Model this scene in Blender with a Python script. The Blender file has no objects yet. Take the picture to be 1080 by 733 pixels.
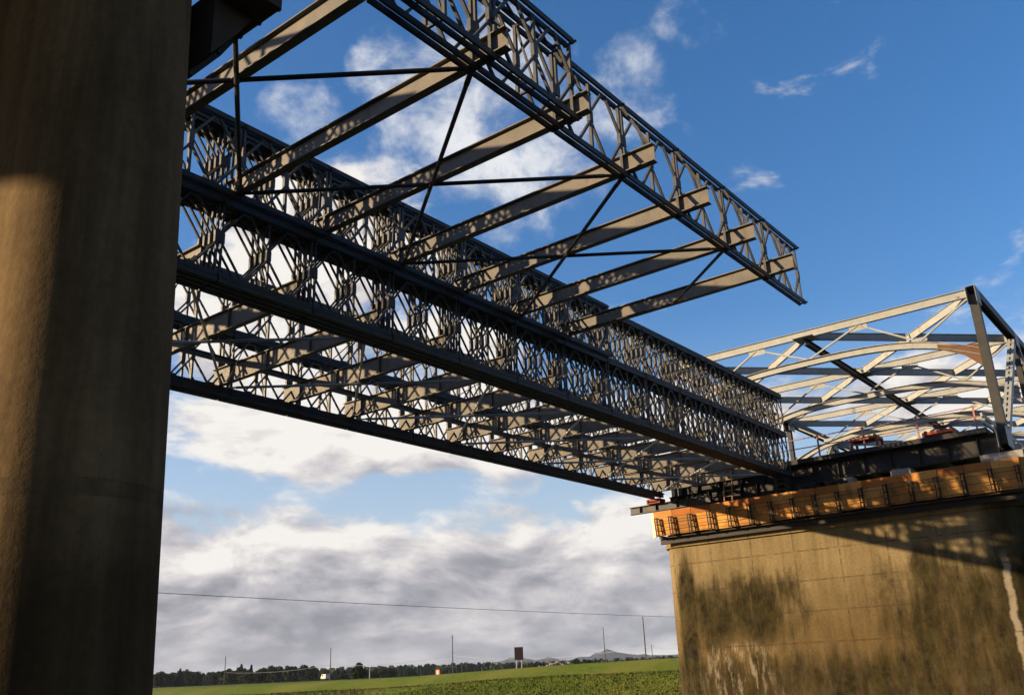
import bpy, math, random
from mathutils import Vector, Matrix
random.seed(7)
sc = bpy.context.scene
col = sc.collection
rad = math.radians
V = Vector
# world axes: X along the bridges away from the photographer, Y to the left, Z up; eye height is z = 0
WATER = -3.4

# ------------------------------------------------------------------ mesh builder
class MB:
    def __init__(s): s.v = []; s.f = []; s.mi = []; s.cur = 0
    def quadbox(s, c, ax, ay, az):
        b = len(s.v)
        for sx, sy, sz in ((-1,-1,-1),(1,-1,-1),(1,1,-1),(-1,1,-1),(-1,-1,1),(1,-1,1),(1,1,1),(-1,1,1)):
            s.v.append(tuple(c + ax*sx + ay*sy + az*sz))
        for q in ((0,3,2,1),(4,5,6,7),(0,1,5,4),(1,2,6,5),(2,3,7,6),(3,0,4,7)):
            s.f.append(tuple(b+i for i in q)); s.mi.append(s.cur)
    def box(s, x0, x1, y0, y1, z0, z1):
        s.quadbox(V(((x0+x1)/2,(y0+y1)/2,(z0+z1)/2)), V((abs(x1-x0)/2,0,0)), V((0,abs(y1-y0)/2,0)), V((0,0,abs(z1-z0)/2)))
    def bar(s, p, q, w, h, up=(0,0,1)):
        p, q = V(p), V(q); d = q-p; L = d.length; d.normalize()
        u = V(up); u = u - d*u.dot(d)
        if u.length < 1e-4:
            u = V((1,0,0)); u = u - d*u.dot(d)
        u.normalize(); sd = d.cross(u)
        s.quadbox((p+q)/2, d*(L/2), sd*(w/2), u*(h/2))
    def tube(s, pts, r, n=8, cap=True):
        pts = [V(p) for p in pts]; rs = r if isinstance(r, (list, tuple)) else [r]*len(pts)
        b = len(s.v); ref = V((0,0,1))
        for i, p in enumerate(pts):
            d = (pts[min(i+1,len(pts)-1)]-pts[max(i-1,0)]).normalized()
            if abs(d.dot(ref)) > .95: ref = V((1,0,0))
            a = (ref - d*ref.dot(d)).normalized(); c = d.cross(a)
            for k in range(n):
                t = 2*math.pi*k/n
                s.v.append(tuple(p + (a*math.cos(t)+c*math.sin(t))*rs[i]))
        for i in range(len(pts)-1):
            for k in range(n):
                k2 = (k+1) % n
                s.f.append((b+i*n+k, b+i*n+k2, b+(i+1)*n+k2, b+(i+1)*n+k)); s.mi.append(s.cur)
        if cap:
            s.f.append(tuple(b+k for k in reversed(range(n)))); s.mi.append(s.cur)
            e = b+(len(pts)-1)*n
            s.f.append(tuple(e+k for k in range(n))); s.mi.append(s.cur)
    def ibeam(s, p, q, h, w, tf, tw, up=(0,0,1)):
        p, q = V(p), V(q); d = (q-p).normalized(); u = V(up); u = (u-d*u.dot(d)).normalized()
        s.bar(p+u*(h/2-tf/2), q+u*(h/2-tf/2), w, tf, up)
        s.bar(p-u*(h/2-tf/2), q-u*(h/2-tf/2), w, tf, up)
        s.bar(p, q, tw, h-2*tf, up)
    def prism(s, poly, z0, z1, taper=None):
        b = len(s.v); n = len(poly); top = taper or poly
        for x, y in poly: s.v.append((x, y, z0))
        for x, y in top: s.v.append((x, y, z1))
        for i in range(n):
            j = (i+1) % n
            s.f.append((b+i, b+j, b+n+j, b+n+i)); s.mi.append(s.cur)
        s.f.append(tuple(b+i for i in reversed(range(n)))); s.mi.append(s.cur)
        s.f.append(tuple(b+n+i for i in range(n))); s.mi.append(s.cur)
    def quad(s, a, b_, c, d):
        b = len(s.v); s.v += [tuple(a), tuple(b_), tuple(c), tuple(d)]
        s.f.append((b, b+1, b+2, b+3)); s.mi.append(s.cur)
    def mesh(s, name, mats, smooth=False):
        me = bpy.data.meshes.new(name); me.from_pydata(s.v, [], s.f)
        for m in (mats if isinstance(mats, (list, tuple)) else [mats]): me.materials.append(m)
        me.polygons.foreach_set('material_index', s.mi)
        if smooth: me.polygons.foreach_set('use_smooth', [True]*len(me.polygons))
        me.update(); return me
    def build(s, name, mats, parent=None, loc=(0,0,0), smooth=False):
        return link(name, s.mesh(name, mats, smooth), parent, loc)

def link(name, data, parent=None, loc=(0,0,0)):
    o = bpy.data.objects.new(name, data); col.objects.link(o); o.location = loc
    if parent is not None: o.parent = parent
    return o
def tag(o, label, cat, group=None):
    o['label'] = label; o['category'] = cat
    if group: o['group'] = group
    return o
def thing(name, label, cat, loc=(0,0,0), group=None):
    o = bpy.data.objects.new(name, None); col.objects.link(o); o.location = loc; o.empty_display_size = .3
    return tag(o, label, cat, group)

# ------------------------------------------------------------------ materials
def newmat(name):
    m = bpy.data.materials.new(name); m.use_nodes = True
    nt = m.node_tree; b = nt.nodes['Principled BSDF']
    return m, nt, b
def N(nt, t, **kw):
    n = nt.nodes.new(t)
    for k, v in kw.items():
        if k.startswith('i_'):
            key = k[2:]; n.inputs[int(key) if key.isdigit() else key].default_value = v
        else: setattr(n, k, v)
    return n
def ramp(nt, stops, fac):
    r = nt.nodes.new('ShaderNodeValToRGB'); e = r.color_ramp.elements
    while len(e) < len(stops): e.new(.5)
    for el, (p, c) in zip(e, stops):
        el.position = p; el.color = (*c, 1) if len(c) == 3 else c
    nt.links.new(fac, r.inputs[0]); return r
def mixc(nt, fac, a, b, mode='MIX'):
    m = nt.nodes.new('ShaderNodeMix'); m.data_type = 'RGBA'; m.blend_type = mode
    for sock, val in ((m.inputs[0], fac), (m.inputs[6], a), (m.inputs[7], b)):
        if hasattr(val, 'is_output'): nt.links.new(val, sock)
        elif isinstance(val, (int, float)): sock.default_value = val
        else: sock.default_value = (*val, 1)
    return m.outputs[2]
def math_(nt, op, a, b=None, clamp=False):
    m = nt.nodes.new('ShaderNodeMath'); m.operation = op; m.use_clamp = clamp
    for i, val in enumerate((a, b)):
        if val is None: continue
        if hasattr(val, 'is_output'): nt.links.new(val, m.inputs[i])
        else: m.inputs[i].default_value = val
    return m.outputs[0]
def noise(nt, vec, scale, detail=4, rough=.55, dist=0):
    n = N(nt, 'ShaderNodeTexNoise'); n.inputs['Scale'].default_value = scale; n.inputs['Detail'].default_value = detail
    n.inputs['Roughness'].default_value = rough; n.inputs['Distortion'].default_value = dist
    if vec is not None: nt.links.new(vec, n.inputs['Vector'])
    return n
def mapping(nt, vec, scale=(1,1,1), loc=(0,0,0), rot=(0,0,0)):
    m = N(nt, 'ShaderNodeMapping'); m.inputs['Scale'].default_value = scale; m.inputs['Location'].default_value = loc; m.inputs['Rotation'].default_value = rot
    nt.links.new(vec, m.inputs['Vector']); return m.outputs[0]
def objco(nt): return N(nt, 'ShaderNodeTexCoord').outputs['Object']
def worldco(nt): return N(nt, 'ShaderNodeNewGeometry').outputs['Position']
def bump(nt, b, h, strength=.3, dist=.02):
    n = N(nt, 'ShaderNodeBump'); n.inputs['Strength'].default_value = strength; n.inputs['Distance'].default_value = dist
    nt.links.new(h, n.inputs['Height']); nt.links.new(n.outputs[0], b.inputs['Normal'])

DK = .56
def dk_(c): return tuple(x*DK for x in c)
def steel(name, c1, c2, rust=None, rust_amt=.62, metal=.06, rough=.55):
    c1, c2, rust = dk_(c1), dk_(c2), (dk_(rust) if rust else None)
    m, nt, b = newmat(name); w = worldco(nt)
    n1 = noise(nt, w, 1.7, 5, .65); n2 = noise(nt, w, 14, 4, .6)
    f = math_(nt, 'ADD', math_(nt, 'MULTIPLY', n1.outputs[0], .6), math_(nt, 'MULTIPLY', n2.outputs[0], .4))
    c = ramp(nt, [(.35, c1), (.65, c2)], f).outputs[0]
    if rust:
        n3 = noise(nt, mapping(nt, w, (1, 1, .35), (3, 7, 1)), 1.3, 8, .7)
        rf = ramp(nt, [(rust_amt, (0,0,0)), (rust_amt+.08, (1,1,1))], n3.outputs[0]).outputs[0]
        c = mixc(nt, rf, c, rust)
    nt.links.new(c, b.inputs['Base Color'])
    b.inputs['Metallic'].default_value = metal; b.inputs['Specular IOR Level'].default_value = .2
    rr = ramp(nt, [(.3, (rough-.12,)*3), (.7, (rough+.15,)*3)], n2.outputs[0]).outputs[0]
    nt.links.new(rr, b.inputs['Roughness'])
    bump(nt, b, n2.outputs[0], .12, .004)
    return m

M = {}
M['galv'] = steel('galvanised_steel', (.062,.064,.066), (.145,.143,.138), (.17,.12,.08), .59)
M['galv_dark'] = steel('weathered_galvanised_steel', (.036,.038,.04), (.075,.076,.077), (.07,.05,.035), .58)
M['bright_galv'] = steel('sunlit_galvanised_tube', (.5,.5,.5), (.7,.7,.68), None, .6, .1, .45)  # pale copy of the galvanised steel: sunlight on the braces painted in
M['transom'] = steel('transom_steel', (.15,.14,.125), (.27,.24,.20), (.18,.12,.08), .60, .0, .62)
M['old_paint'] = steel('old_bridge_paint', (.35,.365,.355), (.50,.515,.495), (.10,.05,.03), .63, .05, .5)
M['old_post'] = steel('old_bridge_dark_paint', (.04,.04,.038), (.075,.072,.066), (.07,.04,.03), .62, .05, .55)  # darker tone for the chords and posts
M['old_dark'] = steel('old_grimy_steel', (.03,.03,.028), (.06,.055,.05), (.09,.045,.03), .6, .1, .6)
M['rust'] = steel('rusty_steel', (.14,.065,.035), (.22,.12,.07), None, .6, .1, .7)
M['black_steel'] = steel('black_bracket_steel', (.025,.024,.022), (.05,.045,.04), (.08,.04,.02), .66, .2, .55)
M['red'] = steel('red_painted_steel', (.30,.05,.025), (.42,.10,.045), (.15,.06,.04), .64, 0, .5)
M['pink'] = steel('faded_red_rail_paint', (.45,.2,.15), (.55,.28,.22), (.2,.09,.06), .62, 0, .55)
M['wood_ladder'] = steel('ladder_wood', (.42,.22,.1), (.5,.3,.15), None, .6, 0, .6)
M['pole_wood'] = steel('pole_wood', (.10,.075,.055), (.16,.12,.09), None, .6, 0, .8)
M['wire'] = steel('wire_grey', (.04,.04,.04), (.07,.07,.07), None, .6, .2, .5)
M['pale_wire'] = steel('pale_cable', (.55,.56,.57), (.7,.7,.7), None, .6, .3, .4)
M['sign_brown'] = steel('sign_brown', (.10,.05,.035), (.15,.075,.05), (.3,.10,.06), .56, 0, .5)
M['van_white'] = steel('van_white_paint', (.75,.74,.7), (.8,.79,.76), None, .6, 0, .3)
M['glass_dark'] = steel('dark_glass', (.02,.022,.025), (.03,.032,.035), None, .6, 0, .1)
M['tyre'] = steel('tyre_rubber', (.02,.02,.02), (.03,.03,.03), None, .6, 0, .8)
M['orange'] = steel('orange_paint', (.55,.18,.05), (.62,.24,.08), (.2,.09,.05), .64, 0, .5)
M['rubble'] = steel('rubble', (.2,.18,.15), (.33,.3,.26), None, .6, 0, .9)

def concrete(name, stain=True, lines=True, base1=(.21,.158,.078), base2=(.34,.26,.138)):
    """board-formed river-pier concrete: pour joints, vertical run marks, dark mossy bands, shade painted on the right nose, pale lime streaks"""
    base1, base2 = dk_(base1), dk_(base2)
    m, nt, b = newmat(name); w = worldco(nt)
    sep = N(nt, 'ShaderNodeSeparateXYZ'); nt.links.new(w, sep.inputs[0]); X, Y, Z = sep.outputs
    n1 = noise(nt, w, .55, 6, .6); n2 = noise(nt, w, 9, 6, .65)
    n3 = noise(nt, mapping(nt, w, (1.0,1.0,.08)), 2.2, 6, .6)       # vertical streaks
    f = math_(nt, 'ADD', math_(nt, 'MULTIPLY', n1.outputs[0], .45), math_(nt, 'MULTIPLY', n3.outputs[0], .55))
    c = ramp(nt, [(.36, base1), (.62, base2)], f).outputs[0]
    c = mixc(nt, .55, c, ramp(nt, [(.3,(.6,.6,.6)), (.7,(1.15,1.15,1.15))], n2.outputs[0]).outputs[0], 'MULTIPLY')
    if stain:
        def sm(v, a, b_):
            mr = N(nt, 'ShaderNodeMapRange'); mr.interpolation_type = 'SMOOTHSTEP'; nt.links.new(v, mr.inputs[0])
            mr.inputs[1].default_value = a; mr.inputs[2].default_value = b_; return mr.outputs[0]
        big = noise(nt, mapping(nt, w, (1,1,.5)), .42, 6, .6).outputs[0]
        run = noise(nt, mapping(nt, w, (1,1,.10), (0,4,0)), 2.4, 7, .66).outputs[0]      # vertical runs
        blot = noise(nt, mapping(nt, w, (1,1,.55), (9,2,5)), .62, 10, .72).outputs[0]
        rag = math_(nt, 'ADD', math_(nt, 'ADD', math_(nt, 'MULTIPLY', math_(nt, 'SUBTRACT', big, .5), 4.0), -1.6), math_(nt, 'MULTIPLY', math_(nt, 'ADD', math_(nt, 'MULTIPLY', run, .3), math_(nt, 'MULTIPLY', noise(nt, w, 1.3, 8, .7).outputs[0], .7)), 3.2))
        zr = math_(nt, 'SUBTRACT', Z, math_(nt, 'MULTIPLY', rag, .45))
        yw = math_(nt, 'ADD', Y, math_(nt, 'MULTIPLY', math_(nt, 'SUBTRACT', big, .5), 5))
        ra = math_(nt, 'MULTIPLY', sm(math_(nt, 'ABSOLUTE', math_(nt, 'SUBTRACT', yw, 22.6)), 5.6, 1.6), math_(nt, 'MULTIPLY', sm(zr, 5.9, 3.6), sm(zr, -1.2, 2.2)))
        rb = math_(nt, 'MULTIPLY', sm(yw, 17.2, 12.6), math_(nt, 'MULTIPLY', sm(zr, 5.9, 3.9), sm(zr, -3.5, 1.0)))
        rc = sm(zr, 1.8, -.6)
        reg = math_(nt, 'MAXIMUM', math_(nt, 'MAXIMUM', ra, rb), rc)
        fine_ = noise(nt, mapping(nt, w, (1,1,.7), (4,1,8)), 2.6, 9, .7).outputs[0]
        ycol = math_(nt, 'ABSOLUTE', math_(nt, 'SUBTRACT', math_(nt, 'ADD', Y, math_(nt, 'MULTIPLY', math_(nt, 'SUBTRACT', run, .5), 1.6)), 25.9))
        b3 = math_(nt, 'MULTIPLY', sm(ycol, .85, .25), sm(math_(nt, 'ADD', Z, math_(nt, 'MULTIPLY', ycol, 2.2)), 7.0, 5.2))
        nose_shade = math_(nt, 'MULTIPLY', sm(math_(nt, 'ADD', Y, math_(nt, 'MULTIPLY', rag, .12)), 10.2, 9.0), .85)  # right end darkened: the unlit nose painted in with the moss colour
        mixn = math_(nt, 'ADD', math_(nt, 'ADD', math_(nt, 'MULTIPLY', blot, .58), math_(nt, 'MULTIPLY', fine_, .20)), math_(nt, 'MULTIPLY', run, .22))
        moss_shade = sm(math_(nt, 'ADD', mixn, math_(nt, 'MULTIPLY', reg, .28)), .57, .83)
        moss_shade = math_(nt, 'MAXIMUM', moss_shade, math_(nt, 'MULTIPLY', math_(nt, 'MAXIMUM', b3, nose_shade), ramp(nt, [(.2,(.5,.5,.5)), (.5,(1,1,1))], blot).outputs[0]))
        c = mixc(nt, sm(math_(nt, 'SUBTRACT', Z, math_(nt, 'MULTIPLY', rag, .5)), 5.5, .5), c, mixc(nt, 1.0, c, (.56,.51,.42), 'MULTIPLY'))
        mossc = ramp(nt, [(.40,(.004,.0035,.002)), (.60,(.026,.022,.007))], fine_).outputs[0]
        c = mixc(nt, math_(nt, 'MULTIPLY', moss_shade, .95), c, mossc)
        # pale lime scale low down, and one long lime run near the right end
        ne = noise(nt, mapping(nt, w, (1,1,.22), (2,8,3)), 3.6, 8, .75)
        lime = math_(nt, 'MULTIPLY', ramp(nt, [(.50,(0,0,0)), (.60,(1,1,1))], ne.outputs[0]).outputs[0],
                     math_(nt, 'MULTIPLY', sm(math_(nt, 'SUBTRACT', Z, math_(nt, 'MULTIPLY', rag, .15)), 1.25, .75), math_(nt, 'ADD', sm(math_(nt, 'ABSOLUTE', math_(nt, 'SUBTRACT', yw, 23.2)), 3.2, .8), .12)))
        wob = noise(nt, mapping(nt, w, (0,0,1)), .9, 4, .6).outputs[0]
        yr = math_(nt, 'ABSOLUTE', math_(nt, 'SUBTRACT', math_(nt, 'ADD', Y, math_(nt, 'MULTIPLY', math_(nt, 'SUBTRACT', wob, .5), .7)), 9.15))
        lr = math_(nt, 'MULTIPLY', math_(nt, 'MULTIPLY', sm(yr, .22, .08), sm(Z, 4.8, 3.9)), ramp(nt, [(.35,(.2,.2,.2)), (.5,(1,1,1))], blot).outputs[0])
        lime = math_(nt, 'MAXIMUM', math_(nt, 'MULTIPLY', lime, .5), math_(nt, 'MULTIPLY', lr, .75))
        c = mixc(nt, lime, c, (.24,.205,.15))
    if lines == 'lifts':
        # close by: board marks, dark water runs, air holes
        bd = noise(nt, mapping(nt, w, (7,7,.25)), 1.6, 5, .6).outputs[0]
        c = mixc(nt, .28, c, ramp(nt, [(.35,(.62,.6,.56)), (.6,(1.1,1.1,1.1))], bd).outputs[0], 'MULTIPLY')
        wr = noise(nt, mapping(nt, w, (1.2,1.2,.10), (5,5,0)), 1.1, 8, .72).outputs[0]
        c = mixc(nt, ramp(nt, [(.50,(0,0,0)), (.72,(.6,.6,.6))], wr).outputs[0], c, (.025,.017,.009))
        low_dark = N(nt, 'ShaderNodeMapRange'); low_dark.interpolation_type = 'SMOOTHSTEP'      # darker zone below the lift joint
        nt.links.new(math_(nt, 'ADD', Z, math_(nt, 'MULTIPLY', n1.outputs[0], 1.6)), low_dark.inputs[0]); low_dark.inputs[1].default_value = 3.0; low_dark.inputs[2].default_value = 1.6
        c = mixc(nt, math_(nt, 'MULTIPLY', low_dark.outputs[0], .8), c, mixc(nt, 1.0, c, (.34,.32,.28), 'MULTIPLY'))
        vo = N(nt, 'ShaderNodeTexVoronoi'); vo.inputs['Scale'].default_value = 9; nt.links.new(w, vo.inputs['Vector'])
        c = mixc(nt, ramp(nt, [(.05,(.8,.8,.8)), (.10,(0,0,0))], vo.outputs['Distance']).outputs[0], c, (.02,.015,.01))
    if lines:
        # form-panel joints
        def line(co, period, off, wd):
            t = math_(nt, 'ADD', math_(nt, 'DIVIDE', co, period), off)
            fr = math_(nt, 'ABSOLUTE', math_(nt, 'SUBTRACT', math_(nt, 'FRACT', t), .5))
            return math_(nt, 'GREATER_THAN', fr, .5 - wd/period)
        nl = noise(nt, w, 2.5, 3, .5)
        l = math_(nt, 'MAXIMUM', line(Y, 2.44, .13, .05), line(Z, 1.55, .42, .04)) if lines is True else line(Z, 8.0, -.236, .09)
        l = math_(nt, 'MULTIPLY', l, ramp(nt, [(.36,(.12,.12,.12)), (.60,(.85,.85,.85))], nl.outputs[0]).outputs[0])
        c = mixc(nt, math_(nt, 'MULTIPLY', l, .62), c, (.03,.022,.013))
    nt.links.new(c, b.inputs['Base Color']); b.inputs['Roughness'].default_value = .92; b.inputs['Specular IOR Level'].default_value = .06
    bh = math_(nt, 'ADD', n2.outputs[0], math_(nt, 'MULTIPLY', n3.outputs[0], .6))
    bump(nt, b, bh, .35, .03)
    return m
M['pier'] = concrete('pier_concrete')
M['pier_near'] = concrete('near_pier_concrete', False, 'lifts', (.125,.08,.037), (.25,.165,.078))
M['pad'] = concrete('bearing_concrete', False, False, (.4,.38,.34), (.5,.48,.43))

def ply(name, c1, c2):
    c1, c2 = dk_(c1), dk_(c2)
    m, nt, b = newmat(name); w = worldco(nt)
    n1 = noise(nt, mapping(nt, w, (1,.25,3)), 3, 6, .6, 1.2); n2 = noise(nt, w, .8, 3, .5)
    f = math_(nt, 'ADD', math_(nt, 'MULTIPLY', n1.outputs[0], .5), math_(nt, 'MULTIPLY', n2.outputs[0], .5))
    oi = N(nt, 'ShaderNodeObjectInfo')
    cc_ = ramp(nt, [(.35, c1), (.65, c2)], f).outputs[0]
    cc_ = mixc(nt, 1.0, cc_, ramp(nt, [(0, (.66,.60,.55)), (.5, (.95,.95,.95)), (1, (1.18,1.12,1.0))], oi.outputs['Random']).outputs[0], 'MULTIPLY')
    n4 = noise(nt, mapping(nt, w, (1,1,.3)), 2.2, 7, .7)
    cc_ = mixc(nt, ramp(nt, [(.54,(0,0,0)), (.68,(.7,.7,.7))], n4.outputs[0]).outputs[0], cc_, (.09,.045,.02))
    nt.links.new(cc_, b.inputs['Base Color'])
    b.inputs['Roughness'].default_value = .75; b.inputs['Specular IOR Level'].default_value = .15
    bump(nt, b, n1.outputs[0], .15, .01)
    return m
M['ply'] = ply('orange_form_plywood', (.64,.27,.065), (.82,.44,.12))
M['ply_dark'] = ply('weathered_form_plywood', (.40,.14,.03), (.52,.20,.05))
M['ply_pale'] = ply('sunlit_form_plywood', (.9,.78,.5), (1,.88,.6))  # paler copy of the form plywood: sunlight on the end panel painted in
M['ply_near'] = ply('shaded_form_timber', (.05,.038,.026), (.085,.065,.045))  # the shade is put into this dark timber colour

# ------------------------------------------------------------------ launching-panel bridges
def panel_mesh(name, pl, ph, cw, post, dg, mats, lines, reinf=0.0, depth=.14, storey=0):
    """one bay of panel truss, one or more parallel truss lines; x along, z up, y across"""
    mb = MB()
    for y in lines:
        mb.cur = 0
        for s in (-1, 1):                                    # paired channels of each chord
            yc = y + s*(cw/2 - .03)
            for z0 in (0.0, ph-depth):
                mb.box(.012, pl-.012, yc-.03, yc+.03, z0, z0+depth)
            if reinf:
                for z0 in ((-reinf-.012,), (ph+.012,))[storey]:
                    mb.box(.02, pl-.02, yc-.03, yc+.03, z0, z0+reinf)
        mb.cur = 1
        for x in (.07, pl/2, pl-.07):
            mb.box(x-post/2, x+post/2, y-post/2, y+post/2, depth, ph-depth)
        zt, zb, zm = ph-depth+.01, depth-.01, ph/2
        for x0, x1 in ((.07, pl/2), (pl/2, pl-.07)):
            xm = (x0+x1)/2
            for p, q in (((x0,zm-.12),(xm-.07,zb)), ((x0,zm+.12),(xm-.07,zt)), ((x1,zm-.12),(xm+.07,zb)), ((x1,zm+.12),(xm+.07,zt))):
                mb.bar((p[0],y,p[1]), (q[0],y,q[1]), dg, dg, (0,1,0))
            mb.box(xm-.16, xm+.16, y-.012, y+.012, depth, depth+.09)
            mb.box(xm-.16, xm+.16, y-.012, y+.012, ph-depth-.09, ph-depth)
        for x in (.07, pl/2, pl-.07):                        # mid-height gussets
            mb.box(x-.075, x+.075, y-.010-post/2, y+.010+post/2, zm-.15, zm+.15)
    for y in lines:                                          # connecting pins
        for x in (0.0, pl):
            for z in (depth/2, ph-depth/2): mb.tube([(x, y-cw/2-.05, z), (x, y+cw/2+.05, z)], .035, 6)
    if len(lines) > 1:                                       # bracing frame between the lines
        y0, y1 = min(lines), max(lines)
        for z in (depth+.06, ph-depth-.06):
            mb.bar((pl/2, y0+.04, z), (pl/2, y1-.04, z), .06, .06)
        mb.bar((pl/2, y0+.04, depth+.1), (pl/2, y1-.04, ph-depth-.1), .045, .045)
        for x in (.16, pl-.16):
            mb.bar((x, y0+.04, ph-.06), (x, y1-.04, ph-.06), .07, .05)
        mb.bar((.2, y0+.06, ph-.06), (pl/2, y1-.06, ph-.06), .05, .05)
        mb.bar((pl-.2, y1-.06, ph-.06), (pl/2, y0+.06, ph-.06), .05, .05)
    return mb.mesh(name, mats)

def transom_mesh(name, half, h, w, stiff, mat):
    mb = MB()
    mb.ibeam((0,-half,h/2), (0,half,h/2), h, w, .026, .016)
    for y in stiff:
        for s in (-1, 1):
            mb.box(s*.012 if s > 0 else -w/2+.012, w/2-.012 if s > 0 else -.012, y-.012, y+.012, .03, h-.03)
    return mb.mesh(name, mat)

def rod(mb, p, q, r):
    """tubular sway brace with flattened ends"""
    p, q = V(p), V(q); d = (q-p).normalized(); e = .35
    mb.tube([p+d*e, q-d*e], r, 8)
    mb.bar(p, p+d*(e+.05), .12, .03); mb.bar(q, q-d*(e+.05), .12, .03)

steelset = [M['galv_dark'], M['galv']]

# ---- (A) launching nose of the second bridge, high over the river, single storey
PL, PH, XE, YR, YL, ZB = 2.926, 2.229, 29.86, 10.18, 18.17, 11.68
A = thing('launching_nose', 'grey single storey panel launching nose cantilevered high over the river, open at its tip', 'bridge', (0,0,0))
nA = 10
sideA = {}
for nm, y, lab in (('r', YR, None), ('l', YL, None)):
    sideA[nm] = link('side_truss', None, A)
single = panel_mesh('truss_panel', PL, PH, .25, .075, .065, steelset, [0])
for nm, y, out in (('r', YR, -1), ('l', YL, 1)):
    double = panel_mesh('truss_panel', PL, PH, .25, .075, .065, steelset, [0, out*.5])
    for k in range(nA):
        x0 = XE - (k+1)*PL
        o = link('truss_panel', single if x0 > 13 or nm == 'l' else double, sideA[nm], (x0, y, ZB))
TH = .50
RX = .9                                                     # overhang of the transoms past the right truss
tA = transom_mesh('transom', (YL-YR+RX+.42)/2, TH, .22, (), M['transom'])
XT = [XE - PL*(8-k) for k in range(-1, 8)]                    # transom stations, the last one panel short of the tip
for k, x in zip(range(-1, 8), XT):
    t = link('transom', tA, A, (x, (YL+.42+YR-RX)/2, ZB+.15))
    for s, y in ((-1, YR), (1, YL)):                          # rakers from transom end to top of truss
        mb = MB()
        yo = (YL+.42+YR-RX)/2; ye = (YR-RX+.14) if s < 0 else YL+.34
        mb.bar((0, ye-yo, TH+.02), (-.12, y+s*.12-yo, PH-.30), .07, .07)
        mb.build('raker', M['galv'], t)
X_ = dict(zip(range(-1, 8), XT))
zb = ZB+.12
for k in (0, 2, 4):
    for ya, yb in ((YR+.16, YL-.16), (YL-.16, YR+.16)):
        mb = MB(); rod(mb, (X_[k]+.05, ya, zb-(.05 if ya < yb else -.03)), (X_[k+2]-.05, yb, zb-(.05 if ya < yb else -.03)), .055)
        mb.build('sway_brace', M['galv_dark'], A)
mb = MB(); rod(mb, (X_[6]+.05, YR+.16, zb), (X_[7]-.1, 13.6, zb), .05); mb.build('sway_brace', M['galv'], A)
mb = MB(); rod(mb, (X_[7]-.16, YL-.16, zb+.06), (X_[7]-.14, 13.7, zb+.02), .03); mb.build('sway_brace', M['galv_dark'], A)

# ---- (B) the finished two-storey span resting on the far pier
PL2, PH2, XE2, ZB2 = 3.048, 2.20, 48.78, 9.52
BR = (18.80, 19.36); BL = (26.80, 27.36)
B = thing('panel_bridge', 'grey two storey double truss panel bridge without a deck, reaching across to the far pier', 'bridge', (0,0,0))
nB = 14
steelsetB = [M['galv_dark'], M['galv']]
pB3 = [panel_mesh('truss_panel', PL2, PH2, .15, .055, .05, steelsetB, [-.36, -.12, .12, .36], .12, .13, st) for st in (0, 1)]
pB2 = [panel_mesh('truss_panel', PL2, PH2, .20, .07, .058, steelsetB, [-.30, .30], .13, .14, st) for st in (0, 1)]
TB = .66
tB = transom_mesh('transom', 4.13, TB, .20, (-3.1, -1.1, 1.1, 3.1), M['transom'])
yc = (BR[0]+BL[1])/2
for y in ((BR[0]+BR[1])/2, (BL[0]+BL[1])/2):
    s_ = link('side_truss', None, B)
    for st in (0, 1):
        for k in range(nB):
            link('truss_panel', (pB3 if y < 22 else pB2)[st], s_, (XE2-(k+1)*PL2, y, ZB2+.145+st*(PH2+.012)-(.0)))
for k in range(nB):
    x = XE2 - .35 - k*PL2
    t = link('transom', tB, B, (x, yc, ZB2+.32))
zb = ZB2+.28
for k in range(0, nB-2, 2):
    xa, xb = XE2-.35-k*PL2, XE2-.35-(k+2)*PL2
    for ya, yb, r in ((BR[1]+.2, BL[0]-.2, .05), (BL[0]-.2, BR[1]+.2, .045)):
        mb = MB(); dz = -.05 if ya < yb else .04
        rod(mb, (xa-.1, ya, zb+dz), (xb+.1, yb, zb+dz), r)
        mb.build('sway_brace', M['bright_galv'], B)
mb = MB()
for k in range(nB-1):
    xa = XE2-.35-k*PL2
    mb.tube([(xa, BL[0]-.4, zb+.06), (xa-PL2/2, yc+.4, zb+.1), (xa-PL2, BR[1]+.4, zb+.06)], .018, 5)
mb.build('tie_rods', M['galv_dark'], B)
mb = MB(); mb.ibeam((XE2-nB*PL2+.2, 26.25, ZB2+1.08), (XE2-.4, 26.25, ZB2+1.08), .2, .14, .02, .014)
mb.build('kerb_beam', M['galv'], B)

# ------------------------------------------------------------------ piers
def stadium(x, y0, y1, r, n=20):
    pts = []
    for i in range(n+1):
        a = math.pi*i/n; pts.append((x+r*math.cos(a), y1-r+r*math.sin(a)))
    for i in range(n+1):
        a = math.pi+math.pi*i/n; pts.append((x+r*math.cos(a), y0+r+r*math.sin(a)))
    return pts
def pier(x, y0, y1, r, z0, z1, bat, mat, name, label):
    mb = MB(); prev = None; nz = 14
    for i in range(nz):
        za, zb_ = z0+(z1-z0)*i/nz, z0+(z1-z0)*(i+1)/nz
        def ring(z):
            g = (z1-z)*bat; return stadium(x, y0-g, y1+g, r)
        pa, pb = ring(za), ring(zb_); b = len(mb.v); n = len(pa)
        if i == 0: mb.v += [(*q, za) for q in pa]
        else: b -= n
        mb.v += [(*q, zb_) for q in pb]
        for k in range(n):
            j = (k+1) % n
            mb.f.append((b+k, b+j, b+n+j, b+n+k)); mb.mi.append(0)
    n = len(pa); mb.f.append(tuple(len(mb.v)-n+k for k in range(n))); mb.mi.append(0)
    o = mb.build(name, mat, None, smooth=True)
    try: o.data.set_sharp_from_angle(angle=rad(50))
    except Exception: pass
    return tag(o, label, 'bridge pier')
FX = 50.15
far = pier(FX, 7.9, 27.25, 1.25, WATER-2, 8.35, .004, M['pier'], 'bridge_pier', 'wide stained concrete river pier under the orange formwork platform')
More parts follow.
